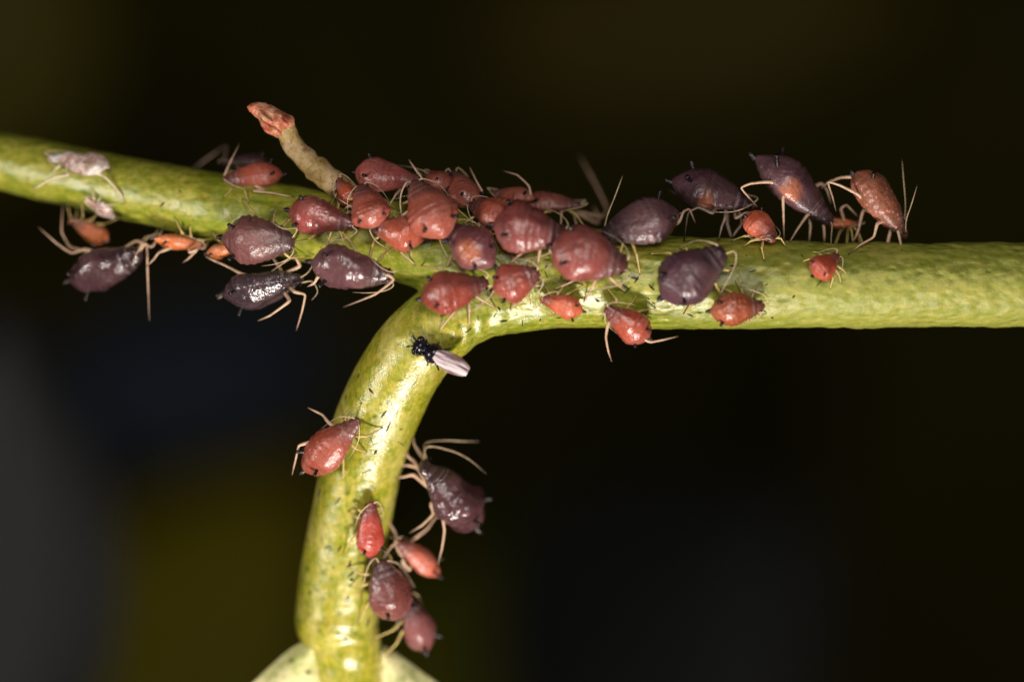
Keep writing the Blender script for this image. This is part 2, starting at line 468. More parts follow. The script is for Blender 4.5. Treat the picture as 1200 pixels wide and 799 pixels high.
def local(pts): return [p - plant.location for p in pts]
def part_tube(name, rows, sides, mat, parent=plant, n=6, rough=0.0):
    v, f, a = tube_data(path_px(rows, n), sides)
    if rough:
        v = [p + Vector((noise.noise(p*7), noise.noise(p*7+Vector((9, 0, 0))), noise.noise(p*7+Vector((0, 9, 0)))))*rough for p in v]
    return mk(name, local(v), f, mat, parent, {'along': a})
# short side shoot with its scaly pink bud
shoot = part_tube('side_shoot', [(425, 252, 0.0, 17), (402, 224, -0.02, 16), (384, 208, -0.05, 14.5), (370, 197, -0.06, 15.5), (364, 192, -0.06, 13.5),
                  (350, 178, -0.07, 13), (340, 163, -0.08, 12.5), (330, 146, -0.08, 14)], 20, M['shoot'], rough=0.03)
bud = part_tube('bud', [(336, 156, -0.08, 11), (331, 148, -0.09, 16), (324, 145, -0.09, 16.5), (315, 138, -0.09, 13.5), (306, 131, -0.09, 9.5), (300, 125, -0.09, 7), (295, 121, -0.09, 4)], 18, M['bud'], shoot, rough=0.05)
for (a, b_, w) in (((333, 158), (310, 147), 4.5), ((339, 150), (320, 134), 4.5), ((324, 150), (303, 130), 4), ((318, 153), (304, 139), 3.5)):
    part_tube('bud_scale', [(a[0], a[1], -0.17, 2), ((a[0]+b_[0])/2, (a[1]+b_[1])/2, -0.215, w), (b_[0], b_[1], -0.17, 1.2)], 10, M['bud'], shoot, rough=0.02)

# the two leaf blades that leave the foot of the stalk
def blade(name, rows, thick, col):
    """rows: list of ((px,py,y) edge a, (px,py,y) edge b)"""
    m, nt, bs = new_mat('pale_leaf'); b = NB(nt); co = b.coord('Object')
    c = b.ramp(b.noise(co, 3.5, 5, 0.65), [(0.35, srgb(*col)), (0.52, srgb(224, 214, 160)), (0.68, srgb(150, 152, 60))])
    sp = b.math('MULTIPLY', b.ramp(b.voronoi(co, 5), [(0.10, 0.85), (0.26, 0.0)]), b.ramp(b.noise(co, 2), [(0.40, 0.0), (0.52, 1.0)]))
    b.l(b.mix(sp, c, srgb(90, 84, 40)), bs.inputs['Base Color'])
    bs.inputs['Roughness'].default_value = 0.42
    bs.inputs['Subsurface Weight'].default_value = 0.15; bs.inputs['Subsurface Radius'].default_value = (0.1, 0.1, 0.03)
    b.l(b.bump(b.noise(co, 10, 5), 0.5, 0.03), bs.inputs['Normal'])
    V, F = [], []; k = 10; n = len(rows)
    for side in (0, 1):
        for (e0, e1) in rows:
            p0, p1 = P(*e0), P(*e1)
            for j in range(k+1):
                u = j/k; p = p0.lerp(p1, u); bow = math.sin(math.pi*u)
                V.append(p + Vector((0, -0.16*bow + side*thick*(0.25+bow), 0.0)) + Vector((noise.noise(p*3.0), noise.noise(p*3.0+Vector((5, 0, 0))), noise.noise(p*3.0+Vector((0, 5, 0)))))*0.09)
    m_ = k+1; off = n*m_
    for i in range(n-1):
        for j in range(k):
            a = i*m_+j
            F.append((a, a+1, a+m_+1, a+m_)); F.append((off+a, off+a+m_, off+a+m_+1, off+a+1))
        for a, s in ((i*m_, 1), (i*m_+k, -1)):
            q = (a, a+m_, off+a+m_, off+a); F.append(q if s > 0 else q[::-1])
    o = mk(name, local(V), F, m, plant)
    sb = o.modifiers.new('s', 'SUBSURF'); sb.levels = 1; sb.render_levels = 2
    return o
blade('leaf_base', [((384, 744, 0.83), (378, 752, 0.99)), ((352, 752, 0.79), (376, 775, 0.79)), ((318, 778, 0.83), (380, 812, 0.71)), ((280, 815, 0.91), (384, 860, 0.63)), ((230, 880, 0.99), (390, 960, 0.59))], 0.12, (176, 182, 104))
blade('leaf_base', [((446, 758, 0.95), (440, 768, 0.91)), ((468, 768, 0.99), (444, 800, 0.87)), ((494, 784, 1.11), (446, 830, 0.83)), ((530, 812, 1.23), (448, 870, 0.79)), ((580, 880, 1.39), (450, 960, 0.75))], 0.12, (150, 160, 96))

# dark flecks laid on the stem for the aphids' dark foot tips and small specks
random.seed(4)
V, F = [], []
def surf(px, py):
    o = Vector(cam.location); d = (P(px, py) - o).normalized()
    h = bvh.ray_cast(o, d)
    return h[0], h[1]
flecks = [(930, 348), (960, 332), (882, 318), (898, 334), (655, 372), (590, 376), (612, 379), (700, 352), (760, 350), (765, 335), (700, 325), (845, 345),
          (455, 500), (450, 485), (440, 530), (430, 552), (470, 520), (375, 578), (372, 560), (410, 660), (412, 672), (345+90, 400+58), (560, 372), (548, 388), (585, 362),
          (790, 300), (640, 322), (735, 340), (875, 300), (940, 300), (905, 372), (820, 366), (520, 370), (215, 262), (190, 240), (140, 250)]
for i in range(22):
    flecks.append((random.uniform(560, 900), random.uniform(305, 380)))
for i in range(14):
    t = random.random(); flecks.append((random.uniform(380, 470), random.uniform(440, 760)))
for px, py in flecks:
    loc, n_ = surf(px, py)
    if loc is None: continue
    t = Vector((random.gauss(0, 1), 0, random.gauss(0, 1))); t = (t - n_*t.dot(n_)).normalized()
    L = random.uniform(0.012, 0.07)*random.uniform(.6, 1.2); r = random.uniform(0.004, 0.012)
    b0 = loc + n_*0.004
    v, f, a = tube_data([(b0 - t*L, r*.4), (b0 - t*L*.3 + n_*r, r), (b0 + t*L*.4 + n_*r*.6, r*.8), (b0 + t*L, r*.3)], 5)
    off = len(V); V += v; F += [tuple(i+off for i in q) for q in f]
o = mk('stem_flecks', local(V), F, M['fleck'], plant); o['kind'] = 'stuff'

# ------------------------------------------------------------------ aphids
def prof(t, m, hw, pt, sh):
    """half-width along the body: m widest place, hw head width, pt tail pointedness, sh how full the shoulders are"""
    if t <= m:
        return math.sin(0.5*math.pi*(t/m)**pt)**0.85
    u = (t-m)/(1-m)
    w = hw + (1-hw)*(1-u**(sh+0.35))**1.35
    if t > 0.84: w *= 1 - 0.10*math.exp(-((t-0.885)/0.02)**2)      # neck
    if t > 0.94: w *= math.sqrt(max(0, 1-((t-0.94)/0.06)**2))       # blunt brow
    return w
def body_data(L, W, H, seed, plump, lump=1.0, patch=None, speck=0.0):
    nt_, ns = 54, 36
    V, F, A, S, G, PT = [], [], [], [], [], []
    rs = random.Random(int(seed*1000)); m_ = rs.uniform(.30, .43)*plump; hw = rs.uniform(.23, .32); ptl = rs.uniform(.68, 1.05); shd = rs.uniform(.9, 1.4)
    ex = rs.uniform(0.98, 1.22); flat = rs.uniform(0.0, 0.12)
    raw = [prof(0.5-0.5*math.cos(math.pi*i/nt_), m_, hw, ptl, shd) for i in range(nt_+1)]
    sm = raw[:]
    for _ in range(3): sm = [sm[0]] + [(sm[i-1]+2*sm[i]+sm[i+1])/4 for i in range(1, nt_)] + [sm[-1]]
    sv = Vector((seed*3.1, seed*1.7, seed*0.9))
    for i in range(nt_+1):
        t = 0.5-0.5*math.cos(math.pi*i/nt_)
        w = sm[i]
        ph = (t-0.05)*11.0
        g = max(0.0, math.cos(2*math.pi*ph))**8 if 0.08 < t < 0.9 else 0.0
        gr = 1.0
        hh = w**0.9*(1.0 if t < 0.7 else 1.0-0.3*(t-0.7)/0.3)
        for k in range(ns):
            a = 2*math.pi*k/ns
            ca, sa = math.cos(a), math.sin(a)
            y = 0.5*W*w*gr*math.copysign(abs(ca)**ex, ca)
            z = 0.5*H*hh*gr*(sa*(1-flat*sa*sa) if sa > 0 else 0.72*sa) + 0.05*H*(1-t)
            p = Vector((L*(t-0.5), y, z))
            d = 0.055*W*lump*noise.noise(p*2.6/max(L, .3) + sv) + 0.022*W*lump*noise.noise(p*7/max(L, .3) + sv)
            gm = max(0.0, min(1.0, 0.55 + 1.3*noise.noise(p*4.0/max(L, .3) - sv))); d -= (0.030 if t < 0.6 else 0.05)*W*w*g*gm
            dr = Vector((0, ca, sa))
            # row of low warts along the flank, and a slight pleat above it
            fl = max(0, 1-abs(sa-0.02)*3.0); d += 0.020*W*fl*max(0, math.cos(2*math.pi*(t-0.05)*11.0+math.pi))
            d -= 0.016*W*max(0, 1-abs(sa-0.45)*5.0)
            if w > 0.02: p += dr*d*min(1, w*2)
            V.append(p); A.append(t); S.append(max(0, 1-abs(sa+0.25)*2.2)); G.append(g*gm)
            PT.append(max(0.0, 1-math.hypot((t-patch[0]), (0.5*w*ca-patch[1])*0.8)/patch[2])**0.7 if patch and sa > -.3 else 0.0)
    for i in range(nt_):
        for k in range(ns):
            k2 = (k+1) % ns
            F.append((i*ns+k, (i+1)*ns+k, (i+1)*ns+k2, i*ns+k2))
    return V, F, {'along': A, 'side': S, 'seg': G, 'patch': PT, 'speckle': [speck]*len(V)}

def leg_rows(hip, foot, updir, out, fem, r0):
    """two-bone leg from hip to foot with a raised knee; returns tube path"""
    d = foot - hip; L = max(d.length, 1e-3)
    reach = L*1.07
    knee = hip + d*0.42 + (updir*0.42 + out*0.42).normalized()*math.sqrt(max((reach/2)**2-(L/2)**2, 0.0004))*1.05
    ank = knee.lerp(foot, 0.82)
    return [(hip, r0*0.8), (hip.lerp(knee, 0.5), r0*1.15), (knee.lerp(hip, 0.06), r0*0.95), (knee, r0*0.78), (knee.lerp(ank, 0.35), r0*0.62),
            (ank, r0*0.5), (ank.lerp(foot, 0.5), r0*0.45), (foot, r0*0.28)]

def angular(rows):
    out = [rows[0]]
    for i in range(1, len(rows)-1):
        (p0, r0_), (p, r), (p2, r2) = rows[i-1], rows[i], rows[i+1]
        out += [(p.lerp(p0, 0.16), r*1.02), (p.lerp(p2, 0.16), r*0.96)]
    out.append(rows[-1])
    return out
RED = (150, 62, 52); BRICK = (140, 58, 50); PINK = (168, 84, 78); MAROON = (118, 56, 58); PURPLE = (84, 54, 64); DARK = (60, 42, 52); ORANGE = (196, 84, 32); WINE = (100, 50, 54)
APH = []
def aphid(px, py, L, W, head, col, label, up=None, y=None, gloss=0.7, lift=None, dy=0.0, H=None, legs=None, ants=None, plump=1.0,
          group=None, seed=None, name='aphid', cat='aphid', shed=False, legmat='leg', legr=1.0, tail=True, nocorn=False, lump=1.0, patch=None, speck=0.0):
    """px,py: body centre in the picture; head: direction the head points, degrees counter-clockwise from picture right"""
    rnd = random.Random(int(px*7+py*13)); seed = seed or rnd.uniform(0, 50)
    big = 1.13 if group == 'aphids crowded at the fork' else 1.04
    L *= big/100.0; W *= big/100.0; H = W*0.86 if H is None else H/100.0
    clear = H*0.5 if lift is None else lift/100.0
    o0 = Vector(cam.location); dr = (P(px, py) - o0).normalized()
    if y is None:
        s = D - 4.0; best = (1e9, None)
        for _ in range(80):
            q = o0 + dr*s; nloc, nn, ni, dist = bvh.find_nearest(q)
            if dist < best[0]: best = (dist, s)
            if dist - clear < 0.002: break
            s += max(dist - clear, 0.004)
            if s > D + 3: s = best[1]; break
        c = o0 + dr*s
    else:
        c = P(px, py, y)
    c = c + dr*dy
    nloc, nn, ni, dist = bvh.find_nearest(c)
    n_ = (c - nloc).normalized()
    if n_.dot(nn) < 0: n_ = nn
    u = n_ if up is None else (n_*(1-up[3]) + Vector(up[:3]).normalized()*up[3]).normalized()
    f = Vector((math.cos(math.radians(head)), 0, math.sin(math.radians(head))))
    # keep the heading in the picture, tilt it into the plane of the back
    if abs(u.y) > 0.35:
        f = Vector((f.x, -(f.x*u.x + f.z*u.z)/u.y, f.z))
        if abs(f.y) > 0.8: f.y = math.copysign(0.8, f.y)
    f = (f - u*f.dot(u)).normalized()
    sd = u.cross(f)                      # +1 side
    root = empty(name, nloc if dist < 1.5 else c, label, cat, group)
    R = Matrix((f, sd, u)).transposed()
    root.matrix_world = Matrix.Translation(c) @ R.to_4x4()
    rm = R.transposed()
    tl = lambda q: rm @ (q - c)         # world -> local
    V, F, at = body_data(L, W, H, seed, plump, 5.0 if shed else lump, patch, speck)
    bd = mk('body', V, F, M['shed'] if shed else M['aphid'], root, at)
    v_ = [rnd.uniform(0.9, 1.1) for _ in range(3)]
    lin = srgb(*col); red = min(1.0, max(0.0, (col[0]-col[2]-30)/60.0))
    bd.color = (lin[0]*v_[0]*(1.18-0.06*red), lin[1]*v_[1]*(0.98+0.30*red), lin[2]*v_[2]*(0.90-0.05*red), gloss)
    def tube(nm, rows, mat, par=root, n=5, sides=8, ang=False):
        pth = catmull(angular(rows) if ang else rows, 3 if ang else n); v, fc, a = tube_data([(tl(p), r) for p, r in pth], sides)
        return mk(nm, v, fc, mat, par, {'along': a})
    w2 = lambda x, yy, z: c + f*(x*L) + sd*(yy*W) + u*(z*H)
    r0 = (0.0145 + 0.0055*min(L, 1.0))*legr
    lm = M['skin_leg'] if shed else M[legmat]
    legs = legs or {}
    for key, hx, fx, fy in (('f', 0.27, 0.50, 0.44), ('m', 0.17, 0.14, 0.74), ('h', 0.07, -0.36, 0.72)):
        for s in (1, -1):
            if (key, s) in legs:
                pts = legs[(key, s)]
                if pts is None: continue
                q = [P(a, b, c.y + e) for a, b, e in pts]
                hip = w2(hx, 0.17*s, -0.10)
                fl, fn, fi, fd = bvh.find_nearest(q[-1])
                if fd < 0.24: q[-1] = fl + fn*0.006        # plant the foot on the stem
                q = [hip] + q
                k = len(q)
                rr = [1.0, 1.05, 0.75, 0.6, 0.5, 0.42, 0.35]
                tube('leg', [(p, r0*(rr[min(i, 6)] if i < k-1 else 0.35)) for i, p in enumerate(q)], lm, ang=True)
                continue
            hip = w2(hx, 0.18*s, -0.14)
            foot = w2(fx + rnd.uniform(-.12, .12), s*(fy + rnd.uniform(-.12, .14)), -0.55)
            fl, fn, fi, fd = bvh.find_nearest(foot)
            if fd < 0.55: foot = fl + fn*0.006
            else: foot = foot.lerp(fl, 0.25)
            tube('leg', leg_rows(hip, foot, u*(2.2 if big > 1.1 else 1.0), sd*s, 0.45, r0*0.85), lm if (shed or fd > 0.5 or (big > 1.1 and rnd.random() < .6)) else M['leg_straw'], n=2)
    for s in (1, -1):
        if ants and s in ants:
            if ants[s] is None: continue
            q = [w2(0.46, 0.08*s, 0.05)] + [P(a, b, c.y + e) for a, b, e in ants[s]]
        else:
            j = rnd.uniform(-.08, .08)
            q = [w2(0.46, 0.08*s, 0.05), w2(0.50+j, 0.16*s, 0.14), w2(0.40+j, 0.34*s, 0.06), w2(0.22, (0.47+j*.5)*s, -0.04), w2(0.02+j, (0.55+j*.5)*s, -0.14)]
        k = len(q)
        tube('antenna', [(p, r0*(0.42-0.24*i/(k-1))) for i, p in enumerate(q)], M['antenna'] if not shed else lm, sides=6)
    if not shed:
        for s in (1, -1):
            e = (0.955-0.5)
            cpos = tl(w2(e-0.02, 0.155*s, 0.06)); bm = bmesh.new()
            bmesh.ops.create_icosphere(bm, subdivisions=2, radius=0.028*max(W, .3))
            mk('eye', [v.co+cpos for v in bm.verts], [tuple(x.index for x in q.verts) for q in bm.faces], M['eye'], root); bm.free()
            if nocorn: continue
            a0 = w2(-0.285, 0.26*s, 0.30); dirv = (-f*0.55 + sd*s*0.55 + u*0.75).normalized(); ln = 0.13*L+0.02
            a0 = a0 - dirv*0.03
            tube('cornicle', [(a0, 0.034*W+.008), (a0+dirv*ln*.5, 0.026*W+.007), (a0+dirv*ln, 0.026*W+.009)], M['cornicle'], n=3)
        if tail:
            a0 = w2(-0.47, 0, 0.0); dirv = (-f*0.9 + u*0.25).normalized()
            tube('tail', [(a0, 0.05*W+.008), (a0+dirv*0.06*L, 0.045*W+.006), (a0+dirv*0.11*L, 0.012)], M['cornicle'], n=3)
    APH.append(root)
    return root

UP = (0, 0, 1)
FRONT = (0, -1, 0)
# --- bare right-hand stem: three large walkers on the ridge and the small ones near them
g1 = 'aphids walking on the thick stem'
aphid(1031, 242, 94, 56, -62, (158, 78, 68), 'speckled red aphid tipped head down on the bare stem, antennae raised', up=(0.75, -0.25, 0.6, 0.95), y=-0.05, gloss=0.45, speck=1.0, 
      legs={('f', -1): [(1052, 268, -.1), (1056, 288, -.14), (1056, 304, -.2)], ('f', 1): [(1040, 285, .1), (1048, 288, .1), (1052, 283, .1)],
            ('m', -1): [(1028, 262, -.18), (1024, 278, -.2), (1008, 287, -.25), (994, 299, -.3)], ('m', 1): [(1012, 245, .1), (1006, 270, .1), (1000, 287, .1)],
            ('h', -1): [(1006, 228, -.2), (984, 217, -.2), (970, 213, -.2), (976, 232, -.2), (980, 248, -.2)], ('h', 1): [(1005, 208, .05), (985, 208, .15), (970, 214, .2), (962, 222, .2)]},
      ants={1: [(1060, 262, .05), (1061, 240, .05), (1059, 212, .05), (1057, 186, .05)], -1: [(1062, 258, -.1), (1068, 240, -.1), (1075, 217, -.1)]}, group=g1)
aphid(929, 224, 116, 66, -42, (92, 62, 74), 'large purple aphid rearing tail up over an orange nymph on the stem ridge', up=(0.62, -0.35, 0.7, 0.95), y=0.05, gloss=0.55, patch=(0.50, -.50, .15),
      legs={('f', -1): [(946, 252, -.15), (935, 268, -.2), (925, 283, -.25)], ('f', 1): [(965, 262, .0), (966, 275, .0), (966, 284, .05)],
            ('m', -1): [(918, 228, -.25), (918, 248, -.25), (920, 272, -.25)], ('m', 1): [(945, 240, .1), (950, 265, .1), (948, 284, .1)],
            ('h', -1): [(905, 213, -.25), (880, 215, -.3), (868, 220, -.3), (878, 232, -.3), (888, 243, -.3)], ('h', 1): [(962, 215, .2), (969, 222, .2), (974, 240, .2)]},
      ants={1: [(985, 262, .1), (990, 268, .1)], -1: [(975, 265, -.1), (974, 278, -.1), (974, 290, -.1)]}, group=g1)
aphid(836, 229, 100, 60, -16, (74, 52, 62), 'dark purple aphid standing high between a purple aphid and a bright red nymph', up=(0.25, -0.5, 0.8, 0.9), y=0.0, gloss=0.55, patch=(0.45, -.52, .12),
      legs={('h', -1): [(835, 250, -.3), (818, 243, -.32), (806, 250, -.32), (802, 272, -.3)], ('m', -1): [(850, 255, -.2), (846, 265, -.2), (842, 276, -.25)],
            ('f', -1): [(862, 256, -.2), (872, 250, -.2), (880, 248, -.2)], ('f', 1): [(870, 262, 0), (862, 272, 0), (858, 280, 0)],
            ('m', 1): [(852, 262, .1), (856, 275, .1), (857, 284, .1)], ('h', 1): [(815, 240, .1), (800, 232, .2), (783, 222, .2)]}, group=g1, legmat='leg_dark')
aphid(988, 263, 44, 20, 5, ORANGE, 'tiny orange nymph half hidden beneath the rearing purple aphid', y=0.25, up=(0, -.3, 1, .8), group=g1, gloss=.5,
      legs={('h', -1): [(985, 245, -.1), (992, 240, -.1), (1006, 255, -.1)]})
aphid(892, 268, 50, 36, -48, (186, 74, 56), 'small bright red nymph beside the legs of the dark purple aphid', gloss=.6, up=(0, -1, .2, .4), group=g1, dy=-.1)
aphid(968, 311, 40, 33, 38, (172, 62, 42), 'lone small red nymph resting on the bare thick stem', gloss=.6, group=g1)
aphid(864, 361, 62, 40, 6, (158, 72, 52), 'red aphid low on the stem below the bare patch, head towards the bare end', gloss=.7, group=g1, up=(0, -1, 0, .35))
aphid(812, 320, 88, 64, 38, (80, 54, 64), 'plump dark purple aphid alone in the middle of the thick stem, its back to view', gloss=.75, group=g1, up=(0, -1, 0, .3))
aphid(751, 264, 92, 60, 196, (92, 62, 74), 'plump greyish purple aphid with a dark spot, beside the high standing purple one', gloss=.7, group=g1, up=(0, -1, .35, .35), dy=-.05,
      legs={('h', 1): [(795, 262, .05), (801, 248, .05), (808, 245, .05), (815, 262, 0)]},
      ants={-1: [(712, 252, .0), (720, 232, 0), (730, 205, 0)], 1: [(700, 280, -.1), (712, 292, -.1), (735, 298, -.1)]})
aphid(735, 378, 62, 38, 146, (160, 66, 60), 'red aphid hanging over the lower edge of the stem, hind leg stretched out', gloss=.8, group=g1, up=(0.1, -1, -.2, .5), dy=-.08,
      legs={('h', 1): [(752, 396, -.02), (762, 401, 0), (778, 398, .02), (795, 394, .03)], ('f', 1): [(712, 382, 0), (710, 396, .02), (713, 412, .04), (717, 424, .05)]})
# --- crowd at the fork
g2 = 'aphids crowded at the fork'
aphid(691, 301, 80, 60, -14, (132, 66, 66), 'plump dusty red aphid with a dark spot, beside the greyish purple one', gloss=.7, group=g2, up=(0, -1, .1, .3))
aphid(621, 270, 76, 58, -8, (120, 60, 64), 'rounded maroon aphid at the right end of the crowded cluster', gloss=.75, group=g2, up=(0, -1, .1, .3), dy=-.06)
APH[-1]['label'] = 'rounded maroon aphid between the dusty red aphid and the purple one with an orange back'
aphid(658, 357, 46, 26, 164, (196, 78, 38), 'small orange red nymph lying on the white glossy streak', gloss=.7, group=g2)
aphid(605, 330, 52, 42, 20, (160, 62, 60), 'small round red aphid above the white glossy streak', gloss=.8, group=g2, H=40)
aphid(533, 341, 72, 46, 14, (140, 52, 50), 'flat wine red aphid sitting on the outer bend of the leaf stalk', gloss=.75, group=g2, up=(0, -1, 0, .3))
aphid(552, 289, 64, 46, 140, (104, 62, 70), patch=(.42, .12, .24), label= 'purple aphid with an orange patch on its back in the crowd', gloss=.75, group=g2, up=(0, -1, 0, .4))
aphid(466, 272, 60, 38, 165, (170, 72, 66), 'bright red aphid beside the glossy slate purple one, in the crowd', gloss=.8, group=g2, up=(0, -1, 0, .3), dy=-.02)
aphid(503, 246, 72, 54, 118, (158, 70, 66), 'broad pinkish red aphid with a dark spot in the crowd', gloss=.65, group=g2, up=(0, -1, 0.1, .4), dy=-.12)
aphid(458, 209, 76, 42, -8, (158, 78, 80), 'angular pink aphid riding on top of the crowd', gloss=.65, group=g2, up=(0, -.9, .5, .8), dy=-.12,
      legs={('h', 1): [(478, 218, -.1), (496, 212, -.1), (488, 200, -.1), (479, 187, -.08)]})
aphid(541, 223, 54, 38, 118, (150, 68, 66), 'red oval aphid standing on end at the rim of the crowd', gloss=.75, group=g2, up=(.4, -.8, .5, .7), dy=-.05,
      legs={('h', -1): [(560, 228, 0), (566, 226, 0), (558, 212, 0), (550, 195, .05)]})
aphid(510, 213, 40, 32, 150, (150, 66, 62), 'small red aphid squeezed between the angular pink one and the red oval one', gloss=.5, group=g2, up=(0, -.6, .8, .7), y=.05)
aphid(431, 242, 50, 42, 108, (164, 72, 66), 'rounded red nymph at the base of the side shoot', gloss=.7, group=g2, up=(0, -1, .1, .5), dy=-.14, H=36)
aphid(406, 226, 36, 24, 120, (166, 70, 50), 'small orange red nymph clinging to the side shoot', gloss=.6, group=g2, y=-0.27, up=(0.3, -1, .2, .9))
aphid(577, 250, 56, 40, 158, (150, 64, 58), 'red aphid with an orange flank wedged in the crowd', gloss=.6, patch=(.3, -.5, .35), group=g2, up=(0, -.8, .5, .6), dy=-.02)
aphid(600, 230, 52, 26, 170, (154, 76, 66), 'dusty red aphid on the rim of the crowd with a raised pale leg', gloss=.4, group=g2, up=(0, -.5, .9, .8), y=.12,
      legs={('h', -1): [(622, 232, -.1), (620, 218, -.1), (606, 205, -.1), (588, 200, -.08)]})
aphid(646, 240, 66, 32, -6, (136, 62, 58), 'brownish red aphid on the far side of the crowd rim', gloss=.4, group=g2, up=(0, -.4, .9, .9), y=.30,
      legs={('h', 1): [(705, 255, .6), (712, 245, 1.0), (696, 212, 1.3), (678, 180, 1.5)], ('m', 1): [(700, 262, .5), (702, 254, .7), (694, 240, .9)]})
# --- along the branch
g3 = 'aphids along the branch'
aphid(303, 281, 84, 58, -4, (112, 66, 70), 'plump dusky mauve aphid on the branch above a dark hanging one', gloss=.6, group=g3, up=(0, -1, 0, .3), dy=-.06,
      ants={1: [(348, 268, -.2), (332, 268, -.3), (316, 258, -.25)]})
aphid(378, 255, 78, 46, -12, (138, 66, 70), 'shiny rosy brown aphid beside the foot of the side shoot', gloss=.9, group=g3, up=(0, -1, -.1, .3), dy=-.04)
aphid(413, 315, 94, 54, -10, (92, 66, 78), 'glossy slate purple aphid at the lower edge of the branch near the fork', gloss=1.05, group=g3, lump=1.9, up=(0, -1, -.3, .6), dy=-.22,
      legs={('f', -1): [(455, 322, -.1), (462, 328, -.1), (440, 345, -.1), (402, 360, -.08)], ('m', -1): [(375, 322, 0), (368, 332, .05), (360, 336, .08)]},
      ants={1: [(464, 318, -.1), (455, 318, -.15), (442, 310, -.15), (432, 298, -.15)]})
aphid(308, 335, 96, 50, 10, (62, 50, 62), 'glossy near black aphid hanging under the branch with splayed legs', y=.05, up=(0.05, -.75, -.8, .97), gloss=1.05, group=g3, lump=1.9, legmat='leg',
      legs={('f', -1): [(345, 342, -.2), (358, 345, -.2), (354, 365, -.15), (347, 388, -.1)], ('m', -1): [(340, 352, -.2), (330, 360, -.2), (316, 370, -.15), (302, 376, -.1)],
            ('h', 1): [(285, 322, -.1), (266, 312, -.05), (250, 305, .0), (240, 300, .05)], ('f', 1): [(352, 312, -.1), (345, 300, -.1), (335, 306, -.2), (318, 318, -.25)],
            ('h', -1): [(275, 340, .1), (262, 345, .15), (255, 350, .15)], ('m', 1): [(330, 318, .1), (322, 305, .1), (316, 296, .1)]},
      ants={1: [(362, 318, -.1), (368, 304, -.1), (362, 296, -.1)], -1: [(366, 330, -.1), (372, 342, -.1), (365, 352, -.05)]})
aphid(123, 312, 98, 54, 20, (66, 48, 54), 'shiny black brown aphid hanging under the thin end of the branch', y=.35, up=(-.1, -.85, -.6, .97), gloss=1.05, group=g3, lump=1.9,
      legs={('h', 1): [(100, 292, .1), (84, 297, .1), (66, 285, .1), (45, 266, .1)], ('m', 1): [(110, 296, .15), (82, 290, .2), (72, 272, .2), (68, 250, .25)],
            ('f', -1): [(166, 290, -.1), (172, 285, -.1), (173, 320, -.1), (175, 376, -.1)], ('f', 1): [(160, 282, .0), (178, 290, .0), (188, 278, .0)],
            ('m', -1): [(158, 300, -.2), (164, 292, -.2), (168, 283, -.2), (152, 312, -.25)], ('h', -1): [(150, 312, -.15), (160, 302, -.15), (167, 286, -.1)]},
      ants={1: [(168, 280, .1), (178, 276, .2), (190, 274, .3)], -1: [(170, 282, 0), (180, 276, .1), (186, 268, .2)]})
aphid(296, 208, 68, 36, 184, (160, 72, 70), 'red aphid on the upper edge of the branch below the side shoot', gloss=.5, group=g3, y=.20, up=(0, -.7, .8, .9),
      legs={('f', -1): [(266, 215, .0), (262, 208, .0), (270, 190, 0), (281, 168, 0)], ('h', 1): [(310, 222, -.2), (296, 224, -.25), (318, 226, -.25), (345, 230, -.25)]})
aphid(287, 194, 60, 32, 170, (62, 46, 50), 'dim dark aphid behind the red one on the upper edge of the branch', gloss=.4, group=g3, y=.85, up=(0, .2, 1, .9),
      legs={('f', 1): [(262, 190, .1), (266, 170, .4), (242, 186, .6), (218, 205, .7)]}, legmat='leg_dark')
aphid(212, 283, 62, 24, -8, (210, 100, 42), 'orange nymph tucked under the branch beside the mauve aphid', gloss=.6, group=g3, y=.25, up=(0, -.4, -.9, .9),
      legs={('h', -1): [(196, 292, -.1), (186, 296, -.1), (180, 304, -.1), (172, 312, -.05)], ('m', -1): [(222, 296, -.1), (232, 292, -.1), (222, 302, -.1), (214, 308, -.1)]})
aphid(264, 292, 46, 22, 10, (208, 104, 60), 'pale orange nymph between the mauve aphid and the near black hanging one', gloss=.5, group=g3, y=.12, up=(0, -.5, -.9, .9))
aphid(104, 268, 56, 30, 150, (206, 104, 62), 'pale orange aphid under the thin end of the branch, behind the shiny black brown one', gloss=.4, group=g3, y=.75, up=(-.2, -.4, -.9, .9))
# --- on the hanging leaf stalk
g4 = 'aphids on the leaf stalk'
aphid(389, 521, 92, 46, 43, (150, 62, 58), 'large red aphid clinging to the outer edge of the leaf stalk', gloss=.6, group=g4, up=(-.3, -1, 0, .6), dy=-.05,
      legs={('h', 1): [(356, 520, 0), (350, 522, 0), (346, 540, 0), (342, 557, 0)], ('m', 1): [(385, 495, .05), (378, 486, .05), (360, 477, .05)]})
aphid(434, 620, 68, 34, 88, (164, 54, 46), 'slim red aphid head up in the middle of the leaf stalk', gloss=.65, group=g4)
aphid(489, 654, 74, 32, 138, (190, 88, 76), label= 'pale red aphid with thin straw legs beside the slim red one', gloss=.4, group=g4, y=.66, up=(.7, -.6, .4, .9), tail=True,
      legs={('f', 1): [(462, 622, -.1), (456, 612, -.1), (448, 606, -.05)], ('m', 1): [(470, 650, -.15), (462, 636, -.2), (452, 650, -.15), (446, 664, -.1)],
            ('h', 1): [(480, 668, -.15), (470, 655, -.2), (476, 672, -.15), (486, 688, -.1)], ('m', -1): [(484, 632, .0), (500, 620, 0), (510, 606, 0), (522, 600, .05)]})
aphid(455, 690, 74, 54, 104, (106, 54, 60), 'plump maroon aphid on the lower leaf stalk, upper of a touching pair', gloss=.75, group=g4, up=(.35, -1, 0, .6), dy=-.04)
aphid(487, 731, 76, 46, 108, (116, 62, 70), 'plum aphid on the lower leaf stalk, lower of a touching pair', gloss=.7, group=g4, y=.78, up=(.8, -.7, 0, .9))
